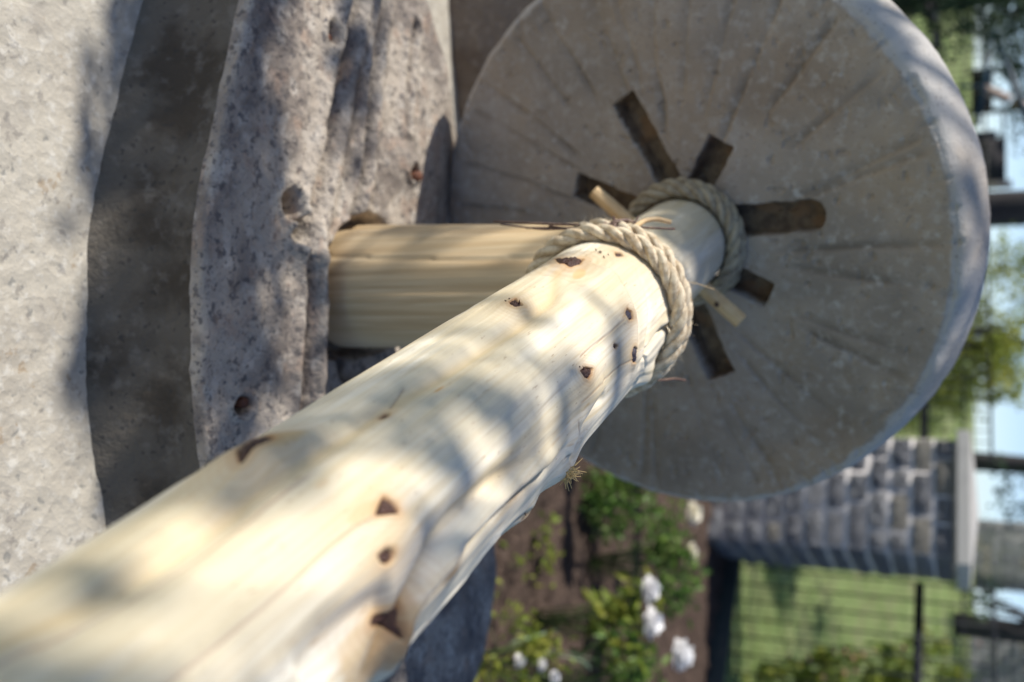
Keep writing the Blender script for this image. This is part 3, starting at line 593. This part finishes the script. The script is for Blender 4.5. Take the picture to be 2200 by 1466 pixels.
# ------------------------------------------------------------ stone pillars
def rough_block(seed, n=7):
    rg = np.random.default_rng(seed); V = []; idx = {}
    u_ = np.linspace(-1, 1, n); G = np.zeros((n, n, 3)); G[..., 0], G[..., 2] = np.meshgrid(u_, u_, indexing='ij')
    e = (1 - G[..., 0] ** 6) * (1 - G[..., 2] ** 6); G[..., 1] = -1 * (.25 + .75 * e * rg.uniform(.25, 1.1, (n, n))); G[..., 0] *= .5; G[..., 2] *= .5; G[..., 1] *= 1
    B = G.copy(); B[..., 1] = 0; F = grid_faces(n, n)[:, ::-1]; V = np.concatenate([G.reshape(-1, 3), B.reshape(-1, 3)]); F = [*F]
    o = n * n; ring = [i * n for i in range(n)] + [(n - 1) * n + j for j in range(1, n)] + [i * n + n - 1 for i in range(n - 2, -1, -1)] + [j for j in range(n - 2, 0, -1)]
    for k in range(len(ring)): a, c_ = ring[k], ring[(k + 1) % len(ring)]; F.append([a, c_, c_ + o, a + o])
    return mesh('stone', V, np.array(F))
BLK = []
for k in range(10):
    me_ = rough_block(40 + k); me_.materials.append(M['ps%d' % [0, 1, 2, 3, 0, 1, 2, 3, 4, 0][k]]); BLK.append(me_)
def pillar(loc, rz, wd, dp, ht, label, group, faces=((0, 1),), courses=12, cap=True, seed=1):
    rg = np.random.default_rng(seed); e = empty('stone_pillar', loc, label, 'pillar', group, rz)
    box('mortar_core', (0, 0, ht / 2), (wd - .012, dp - .012, ht), M['mortar'], e)
    ch = ht / courses
    for side in range(2):      # front (facing -y) and right (+x)
        L = wd if side == 0 else dp
        for k in range(courses):
            x = -L / 2
            while x < L / 2 - .03:
                w_ = min(rg.uniform(.13, .30), L / 2 - x)
                if L / 2 - x - w_ < .08: w_ = L / 2 - x
                o = D.objects.new('stone', BLK[rg.integers(0, 10)]); COL.objects.link(o); o.parent = e
                h_ = ch - rg.uniform(.020, .032); o.scale = (w_ - .020, rg.uniform(.026, .050), h_)
                zc = (k + .5) * ch + rg.normal(0, .004)
                if side == 0: o.location = (x + w_ / 2, -dp / 2 + .014, zc)
                else: o.location = (wd / 2 - .014, x + w_ / 2, zc); o.rotation_euler.z = math.pi / 2
                x += w_
    if cap:
        cw = wd / 2 + .05; cd = dp / 2 + .05; z0, z1 = ht, ht + .085
        V = [(-cw, -cd, z0), (cw, -cd, z0), (cw, cd, z0), (-cw, cd, z0), (-cw, -cd, z1), (cw, -cd, z1), (cw, cd, z1), (-cw, cd, z1), (0, 0, z1 + .05)]
        me_ = D.meshes.new('cap_stone'); me_.from_pydata(V, [], [(3, 2, 1, 0), (0, 1, 5, 4), (1, 2, 6, 5), (2, 3, 7, 6), (3, 0, 4, 7), (4, 5, 8), (5, 6, 8), (6, 7, 8), (7, 4, 8)])
        o = link('cap_stone', me_, M['cap'], e, False); bb = o.modifiers.new('b', 'BEVEL'); bb.width = .006; bb.segments = 2
    return e
RZ = -math.atan2(.39, .92)
Mc = np.array([1.36, 6.83]); fx = np.array([math.cos(RZ), math.sin(RZ)]); fy = np.array([-math.sin(RZ), math.cos(RZ)])
pcn = Mc - fx * .39 + fy * .39
pillar((pcn[0], pcn[1], 0), RZ, .78, .78, 1.60, 'split stone pillar with pale cap slab in front of the lawn, right of the millstone', None)
for k, (px, d_, wd, lab) in enumerate([(1190, 15.0, .85, 'distant stone pillar rising just above the cap of the near pillar'), (1455, 14.0, .95, 'distant stone pillar at the far end of the lawn, beyond the yellow green rose bush')]):
    q = at_depth(2100, px, d_); z = float(lawn_z(np.array(q[0]), np.array(q[1])))
    pillar((q[0], q[1], z - .05), -.45, wd, .8, 2.5, lab, None, courses=20, seed=5 + k)

# ------------------------------------------------------------ fence
def fence(p0, p1, dx, label, posts, zr, wr=.0032):
    p0, p1 = np.array(p0), np.array(p1); L = np.linalg.norm(p1 - p0); d_ = (p1 - p0) / L; an = math.atan2(d_[1], d_[0])
    e = empty('wire_fence', (p0[0], p0[1], 0), label, 'fence', None, an)
    for z, h, t in zr: box('rail', (L / 2, 0, z), (L, t, h), M['rail'], e)
    wm = None
    for k in range(int(L / dx) + 1):
        if wm is None: o = tube('wire', [(0, 0, .0), (0, 0, 1.84)], wr, M['wire'], e, 6); wm = o.data
        else: o = D.objects.new('wire', wm); COL.objects.link(o); o.parent = e
        o.location = (k * dx, -.012, 0)
    for x in posts: box('fence_post', (x, .03, .95), (.06, .06, 1.95), M['rail'], e, bev=.004)
zr = [(.0, .06, .05), (1.36, .06, .03), (1.64, .014, .012), (1.83, .02, .02)]
fs = FA + FD * .0
fence(fs, FA + FD * 3.6, .135, 'black wire mesh fence panel to the right of the stone pillar', [3.5], zr, .0075)
fe = FA - FD * 1.05
fence(FA - FD * 9.5, fe, .10, 'black wire mesh fence running from the stone pillar to the left behind the millstone', [.05, 2.4, 4.8, 7.2], zr, .0045)
# edging board between soil and fence
an = math.atan2(FD[1], FD[0]); n_ = np.array([FD[1], -FD[0]])
c_ = FA + FD * 1.0 + n_ * .14
e_ = box('edging_board', (0, 0, 0), (9.0, .04, .15), M['edging'], None, bev=.004); e_.location = (c_[0], c_[1], .055); e_.rotation_euler.z = an
tag(e_, 'long dark green board edging the soil at the foot of the fence', 'edging board')

# ------------------------------------------------------------ foliage helpers
def leafmesh(P, Nn, size, asp=.5, curl=.15, rg=RNG):
    """pointed leaves of four triangles as quads, at P with random facing"""
    n = len(P); d = rg.normal(0, 1, (n, 3)); d -= (d * Nn).sum(1)[:, None] * Nn; d /= np.linalg.norm(d, axis=1)[:, None]; s = np.cross(Nn, d)
    L = size * rg.uniform(.6, 1.3, n)[:, None]; w_ = L * asp * .5
    a = P; b_ = P + d * L * .5 + s * w_ + Nn * L * curl; c_ = P + d * L; e_ = P + d * L * .5 - s * w_ + Nn * L * curl; m_ = P + d * L * .5
    V = np.stack([a, b_, c_, e_, m_], 1).reshape(-1, 3); i = np.arange(n)[:, None] * 5
    F = np.concatenate([i + [0, 4, 1], i + [1, 4, 2], i + [0, 3, 4], i + [3, 2, 4]]); return V, F
def rnd_dirs(n, rg=RNG, up=0): v = rg.normal(0, 1, (n, 3)); v[:, 2] += up; return v / np.linalg.norm(v, axis=1)[:, None]
def clumps(c, R, ncl, per, spread, rg=RNG, shell=.5):
    d = rnd_dirs(ncl, rg); r = rg.uniform(shell, 1, ncl) ** (1 / 2); cc = np.array(c) + d * r[:, None] * np.array(R)
    return (cc[:, None] + rg.normal(0, spread, (ncl, per, 3))).reshape(-1, 3)
def foliage(name, P, size, m, parent, asp=.5, up=.6, rg=RNG):
    V, F = leafmesh(P, rnd_dirs(len(P), rg, up), size, asp, rg=rg); o = link(name, mesh(name, V, F), m, parent, False); return o
# peony bloom: layered cupped petals
def bloom(name, c, R, m, parent, rg, n=34):
    b = MB()
    for k in range(n):
        f = k / n; ph = .12 + f * 1.25; az = k * 2.39996 + rg.normal(0, .2); el = math.pi / 2 - ph
        d_ = np.array([math.cos(az) * math.sin(ph), math.sin(az) * math.sin(ph), math.cos(ph)]); sd = np.array([-math.sin(az), math.cos(az), 0]); upv = np.cross(d_, sd)
        Rr = R * rg.uniform(.75, 1.05); ws = R * .42; G = np.zeros((4, 4, 3))
        for i, u_ in enumerate((.15, .5, .85, 1.0)):
            for j, v_ in enumerate((-1, -.35, .35, 1)):
                ww = ws * (.4 + .8 * u_ if u_ < .9 else .85); G[i, j] = c + d_ * Rr * u_ + sd * v_ * ww + (-upv) * (u_ ** 2) * R * .16 + d_ * (-.10 * R * v_ ** 2) + rg.normal(0, R * .03, 3)
        b.add(G, grid_faces(4, 4))
    return b.build(name, m, parent)
def plant(base, label, fol, blooms, stems, lm='leaf', size=.06, group=None, name='peony_plant', asp=.42, extra=0):
    rg = np.random.default_rng(int(abs(base[0]) * 1000 + base[1] * 77)); base = np.array(base, float)
    e = empty(name, tuple(base), label, 'plant', group)
    P = np.concatenate([clumps(np.array(c) - base, R, n, per, sp, rg) for c, R, n, per, sp in fol]); P = P[P[:, 2] > .0]
    foliage('foliage', P, size, M[lm], e, asp, rg=rg)
    b = MB()
    for k in range(stems):
        i = rg.integers(0, len(P)); q = P[i]; b.tube([(rg.normal(0, .02), rg.normal(0, .02), -.02), q * np.array([.5, .5, .6]), q], [.004, .003, .002], 5)
    for c, R, m in blooms: q = np.array(c) - base; b.tube([(0, 0, 0), q * np.array([.4, .4, .6]), q], [.005, .0045, .004], 5)
    b.build('stems', M['stem'], e)
    for c, R, m in blooms: bloom('flower', np.array(c) - base, R, M[m], e, rg)
    return e
AD = at_depth
fl = [((1387, 1268), 3.98), ((1390, 1338), 3.95), ((1452, 1405), 4.1), ((1480, 1102), 5.0), ((1478, 1186), 4.7), ((1110, 1420), 3.25), ((1160, 1428), 3.3), ((1186, 1455), 3.3)]
FL = [AD(*p, d) for p, d in fl]
c1 = AD(1330, 1360, 4.0); c2 = AD(1440, 1230, 4.6); c3 = AD(1330, 1090, 4.7); c4 = AD(1150, 1445, 3.3); c5 = AD(1300, 1445, 3.9)
plant((c1[0], c1[1], .03), 'peony bush bearing two white blooms above the bare soil', [(c1, (.15, .10, .10), 16, 12, .03), (AD(1380, 1300, 4.1), (.07, .07, .07), 6, 10, .025)], [(FL[0], .064, 'petal'), (FL[1], .066, 'petal')], 24, 'leafyel', .065)
plant((c2[0], c2[1], .03), 'leafy peony with cream blooms standing against the edging board', [(AD(1450, 1235, 4.65), (.20, .12, .09), 22, 13, .03), (AD(1420, 1160, 4.7), (.12, .1, .06), 8, 12, .03)], [(FL[3], .068, 'cream'), (FL[4], .05, 'cream')], 26, 'leaf', .06)
plant((c3[0], c3[1], .03), 'dark green leafy bush half hidden behind the lower right edge of the millstone', [(AD(1350, 1085, 4.7), (.16, .16, .20), 30, 16, .035), (AD(1285, 1060, 4.7), (.14, .12, .13), 14, 14, .03)], [], 26, 'leaf', .055, name='leafy_bush')
plant((c5[0] + .1, c5[1], .03), 'peony bush with one large ruffled white bloom nearest the fence', [(AD(1340, 1440, 3.95), (.17, .12, .10), 18, 12, .03)], [(FL[2], .075, 'petal')], 22, 'leaf', .06)
plant((c4[0], c4[1], .03), 'low yellow green plant with three small white flowers beside the stone slab', [(AD(1160, 1462, 3.3), (.16, .12, .07), 18, 12, .025), (AD(1065, 1455, 3.2), (.06, .08, .05), 6, 10, .02)], [(FL[5], .028, 'petal'), (FL[6], .026, 'petal'), (FL[7], .028, 'petal')], 18, 'leafyel', .04, name='flowering_plant')
# long blade leaves
e = empty('iris_plant', tuple(AD(1090, 1385, 3.4) * np.array([1, 1, 0])), 'long narrow grey green blade leaves lying across the soil', 'plant')
for pts_ in ([(1085, 1388, 3.35), (1160, 1392, 3.4), (1230, 1405, 3.45), (1290, 1420, 3.5)], [(1100, 1382, 3.4), (1150, 1366, 3.5), (1200, 1352, 3.6)], [(1080, 1392, 3.35), (1150, 1398, 3.38), (1250, 1418, 3.42), (1270, 1440, 3.45)]):
    P = np.array([AD(*p) for p in pts_]) - np.array(e.location); n = 12; s = np.linspace(0, 1, len(P)); si = np.linspace(0, 1, n); P = np.stack([np.interp(si, s, P[:, j]) for j in range(3)], 1)
    T, N, B = frames(P); w_ = .017 * np.sin(np.clip(si * .9 + .12, 0, 1) * math.pi) ** .6
    B = np.array([.2, .75, .6]); G = np.stack([P - B * w_[:, None], P + N * .002, P + B * w_[:, None]], 1)
    link('blade', gridmesh('blade', G), M['leafgrey'], e)
# little weeds on the soil
for k, (px, py, d_, nleaf, lab) in enumerate([(1165, 1150, 4.25, 26, 'small yellow green weed nearest the log on bare soil'), (1172, 1205, 4.2, 26, 'small yellow green weed beside the narrow shadow of the stake'), (1112, 1215, 4.4, 12, 'tiny weed seedling near the edge of the stone slab'),
                                              (1075, 1330, 3.9, 18, 'small weed growing at the rim of the stone slab'), (1118, 1345, 4.1, 24, 'upright yellow weed in the middle of the soil'), (1360, 1040, 5.2, 20, 'weed at the shaded back of the bed')]):
    q = at_z(px, py, .06); e = empty('weed', (q[0], q[1], .02), lab, 'weed', 'weeds on the soil')
    rg = np.random.default_rng(k); P = rg.normal(0, 1, (nleaf, 3)) * (.045, .03, .025) + (0, 0, .06)
    foliage('foliage', P, .045, M['leafyel'], e, .5, rg=rg); b = MB(); [b.tube([(0, 0, -.02), P[i]], [.002, .001], 4) for i in range(0, nleaf, 4)]; b.build('stems', M['stem'], e)
# rose bush in front of the fence, right edge
q = AD(1960, 1450, 7.9); e = empty('rose_bush', (q[0] + .15, q[1], 0.0), 'yellow green rose bush with pale pink buds just behind the fence', 'bush'); rg = np.random.default_rng(12); B0 = np.array(e.location)
P = np.concatenate([clumps(AD(1990, 1455, 7.9) - B0, (.30, .25, .30), 60, 16, .04, rg), clumps(AD(1890, 1450, 7.9) - B0, (.22, .2, .16), 20, 12, .03, rg), clumps(AD(1800, 1475, 7.9) - B0, (.27, .25, .33), 44, 14, .04, rg), clumps(AD(1700, 1540, 7.9) - B0, (.4, .25, .6), 56, 14, .04, rg)])
foliage('foliage', P, .07, M['leafyel'], e, .5, rg=rg); b = MB()
for k in range(40): i = rg.integers(0, len(P)); b.tube([(rg.normal(0, .05), rg.normal(0, .05), 0), P[i] * np.array([.6, .6, .5]), P[i]], [.007, .005, .003], 5)
b.build('stems', M['stem'], e)
for px, py in [(1735, 1415), (1790, 1400), (1812, 1398), (1830, 1412), (1852, 1405), (1812, 1445), (1872, 1400), (1938, 1390), (1765, 1455), (1690, 1408), (2100, 1385), (1835, 1440)]:
    bloom('bud', AD(px, py, 7.7) - B0, .030, M['pink'], e, rg, 14)

# ------------------------------------------------------------ trees
def tree(name, base, h, label, crowns, tr=.09, lean=(0, 0), lm='leafdark', leaf=.09, group=None, bs=5, asp=.5):
    rg = np.random.default_rng(int(abs(base[0] * 91) + base[1] * 13)); base = np.array(base, float); e = empty(name, tuple(base), label, 'tree', group)
    P = np.array([(lean[0] * f + .04 * math.sin(f * 5), lean[1] * f + .03 * math.sin(f * 4 + 1), h * f) for f in np.linspace(0, 1, 12)]); P[0, 2] = -.15
    tube('trunk', P, np.linspace(tr * 1.25, tr * .35, 12), M['bark'], e, 12)
    allP = []
    for c, R, ncl, per, sp in crowns:
        c = np.array(c) - base; pp = clumps(c, R, ncl, per, sp, rg); allP.append(pp)
        for k in range(bs):
            t_ = pp[rg.integers(0, len(pp))]; i = min(11, max(3, int(11 * min(t_[2] / h, 1) * .75))); s_ = P[i]; mid = (s_ + t_) / 2 + rg.normal(0, .1, 3); tube('limb', [s_, mid, t_], [tr * .35, tr * .22, .008], M['bark'], e, 6)
    foliage('crown', np.concatenate(allP), leaf, M[lm], e, asp, up=.2, rg=rg); return e
# the tree that dapples everything, outside the picture to the left
SC0 = np.array([0, 1.15, 1.0]) + SUN * 5.6
NQ = np.array([math.sin(SUN_EL), 0, math.cos(SUN_EL)])      # across the sunbeams
rgs = np.random.default_rng(21); cl = []
def bough(y0, y1, q0, q1, n, per, sp, hole=-9., dist=5.4, freq=1.0):  # unseen leaf clumps set along the sun rays to shade chosen spots
    k = 0
    while k < n:
        y, q = rgs.uniform(y0, y1), rgs.uniform(q0, q1)
        if fbm(np.array([[y * 4.5 * freq, q * 4.5 * freq, 3.3]]), 2)[0] < hole: continue
        c_ = np.array([0, y, 0]) + q * NQ + SUN * (dist + rgs.normal(0, .35)); cl.append(c_ + rgs.normal(0, sp, (per, 3))); k += 1
bough(-.8, 1.40, .86, 1.75, 50, 11, .06, .0)
bough(-.9, .50, .90, 1.4, 92, 12, .05, -.3)
bough(1.46, 1.60, .77, .88, 10, 12, .03)
bough(1.68, 2.0, 1.12, 1.5, 30, 12, .05)
bough(1.10, 1.19, .05, .46, 40, 12, .026, dist=4.6)
bough(1.12, 1.18, .48, .75, 12, 12, .025, dist=4.6)
bough(1.045, 1.055, .0, .5, 8, 10, .012, dist=4.6)
bough(1.40, 1.47, .10, .5, 9, 10, .03, dist=4.4)
bough(1.72, 1.95, .3, .6, 14, 12, .04, dist=4.6)
bough(-2.0, 4.0, 2.9, 4.6, 200, 12, .12, dist=6.2)
bough(-.3, .95, .80, .93, 30, 12, .028)
SHP = np.concatenate(cl); sb = np.array([SC0[0] - .9, 5.4, 0.])
se = tree('shade_tree', tuple(sb), 9.6, 'broad leafy tree to the left casting dappled shade over the mill', [(sb + np.array([-.4, .2, 9.8]), (1.8, 1.3, 1.0), 120, 11, .10)], .13, lm='leaf', leaf=.085, bs=14)
foliage('shading_clumps', SHP - sb, .075, M['leaf'], se)
b = MB()
for k in range(0, len(cl), 14):
    t_ = cl[k][0] - sb; b.tube([np.array([0, 0, 9.0]), (t_ + [0, 0, 9.8]) / 2 + rgs.normal(0, .15, 3), t_], [.05, .03, .006], 6)
b.build('boughs', M['bark'], se)
def ztree(px, py, d_): q = AD(px, py, d_); return q
# trunks seen above the lawn
def tbase(py, d_):
    q = AD(2090, py, d_); return (q[0], q[1], float(lawn_z(np.array(q[0]), np.array(q[1]))))
tb = tuple(at_z(2000, 470, .0)[:2] * 0 + np.array([-.127 * 8.0, 8.05])) + (.0,); tree('tree', tb, 6.0, 'thick dark tree trunk above the top of the millstone', [((tb[0] - 1.0, tb[1] + 1.9, tb[2] + 5.8), (1.2, .8, .8), 80, 14, .12)], .12, group=None)
tb = tbase(990, 13.5); tree('tree', tb, 5.0, 'dark leaning trunk with hanging leaves beside the pillar cap', [((tb[0] + .2, tb[1], tb[2] + 4.0), (1.6, 1.2, 1.0), 110, 14, .12), ((tb[0] + .30, tb[1] - .3, tb[2] + .75), (.45, .4, .40), 16, 12, .06)], .11)
tb = tbase(1345, 13.0); tree('tree', tb, 5.0, 'dark tree trunk between the two distant stone pillars', [((tb[0], tb[1], tb[2] + 4.2), (1.4, 1.2, .9), 90, 14, .12), ((tb[0] - .35, tb[1] - .2, tb[2] + .35), (.25, .3, .2), 10, 12, .05)], .13)
# olive green small tree behind the upper right rim of the stone
q = AD(2080, 720, 8.6); zg = float(lawn_z(np.array(q[0]), np.array(q[1])))
tree('weeping_tree', (q[0] + .1, q[1] + .1, zg), 2.3, 'sunlit olive green weeping tree beyond the fence, behind the millstone rim', [(AD(2140, 650, 8.6), (.55, .5, .50), 90, 18, .06), (AD(2060, 760, 8.5), (.50, .5, .45), 90, 18, .06), (AD(1960, 850, 8.4), (.30, .3, .35), 40, 16, .05), (AD(2110, 810, 8.5), (.25, .3, .4), 40, 16, .06)], .06, lm='olive', leaf=.085, asp=.3)
# dark conifer at the far left
q = AD(2020, -60, 6.4)
tree('dark_conifer', (q[0] - .3, q[1] + .2, .3), 3.4, 'dark shaded conifer hanging over the fence at the far left', [(AD(2010, -30, 6.4), (.42, .4, .55), 120, 18, .06), (AD(2160, -40, 6.6), (.45, .4, .55), 100, 18, .06), (AD(1880, -60, 6.3), (.3, .3, .4), 60, 16, .06)], .08, lm='leafdark', leaf=.07, asp=.25)
q = AD(2190, 60, 9.0)
tree('dark_conifer', (q[0] - .6, q[1] + .8, 1.0), 4.2, 'second dark conifer further back beside the blue steel frame', [(AD(2190, 60, 9.2), (.5, .5, .35), 80, 16, .07), (AD(2240, 200, 9.4), (.6, .5, .30), 60, 16, .07)], .08, lm='leafdark', leaf=.08, asp=.25)
# added stake, unseen behind the stone, throws the narrow shadow across the soil
tag(tube('shadow_stake', [(-.32, 4.22, -.05), (-.31, 4.23, 1.30)], [.085, .075], M['bark'], None, 10), 'added stake unseen behind the millstone, casting a narrow shadow on the soil', 'stake')

# ------------------------------------------------------------ blue steel swing frame, far house
e = empty('steel_frame', tuple(AD(2100, 200, 8.0)), 'dark blue steel frame of two sloping tubes at the far left of the fence', 'frame'); B0 = np.array(e.location)
for a, c_, r in [((2132, 62, 8.0), (2098, 270, 7.9), .022), ((2132, 62, 8.0), (2290, 470, 8.0), .026), ((2060, 186, 8.0), (2104, 186, 8.0), .015)]:
    tube('steel_tube', [AD(*a) - B0, AD(*c_) - B0], r, M['bluesteel'], e, 8)
o = None
for k, (a, c_) in enumerate([((2106, 188, 8.2), (2168, 214, 8.2)), ((2178, 216, 8.2), (2230, 245, 8.2))]):
    P = np.array([AD(*a), AD(*c_)]); o = tube('plank', P, .045, M['plank'], None, 4); tag(o, ['pale plank leaning across the blue steel frame', 'second pale plank past the outer tube of the blue steel frame'][k], 'plank')
# dark timber and metal pavilion past the lawn
e = empty('garden_pavilion', tuple(AD(2096, 340, 15.0)), 'dark open garden pavilion of posts and panels against the pale sky', 'pavilion'); k_ = 15 / FPX
def pv(name, x0, x1, y0, y1, m, th=.08, dy=0): box(name, ((y0 + y1) / 2 * k_ - 340 * k_, dy, (x0 + x1) / 2 * k_ * .95 - 2096 * k_ * .95), ((y1 - y0) * k_, th, (x1 - x0) * k_), m, e)
pv('panel', 2088, 2156, 300, 392, M['bark']); pv('sill_board', 2100, 2168, 393, 408, M['plank'], .10, -.01); pv('post', 2085, 2320, 452, 462, M['rail'], .09); pv('post', 2085, 2320, 466, 486, M['edging'], .14, .2)
pv('rail', 2150, 2156, 236, 300, M['rail'], .05); pv('post', 2085, 2320, 236, 246, M['rail'], .08); pv('beam', 2300, 2325, 225, 500, M['rail'], .16); pv('panel', 2088, 2130, 150, 236, M['bark'], .07, .1); pv('post', 2085, 2320, 150, 158, M['rail'], .08)
pv('roof', 2325, 2350, 120, 520, M['ps2'], 1.8, .8)

# ------------------------------------------------------------ grass on the near lawn
n = 42000; x = RNG.uniform(-3.5, 6.5, n); y = RNG.uniform(0, 1, n) ** 1.3 * 6 + (FA[1] + (x - FA[0]) * FD[1] / FD[0]) + .1
z = lawn_z(x, y); P = np.stack([x, y, z - .005], -1); hgt = RNG.uniform(.03, .07, n)[:, None]; an = RNG.uniform(0, 2 * math.pi, n); s_ = np.stack([np.cos(an), np.sin(an), an * 0], -1) * .005
tip = P + np.array([0, 0, 1]) * hgt + RNG.normal(0, .018, (n, 3)) * (1, 1, .2)
V = np.stack([P - s_, P + s_, tip], 1).reshape(-1, 3); F = np.arange(3 * n).reshape(-1, 3)
tag(link('grass', mesh('grass', V, F), M['blade'], None, False), 'short grass blades of the lawn behind the fence', 'grass', None, 'stuff')
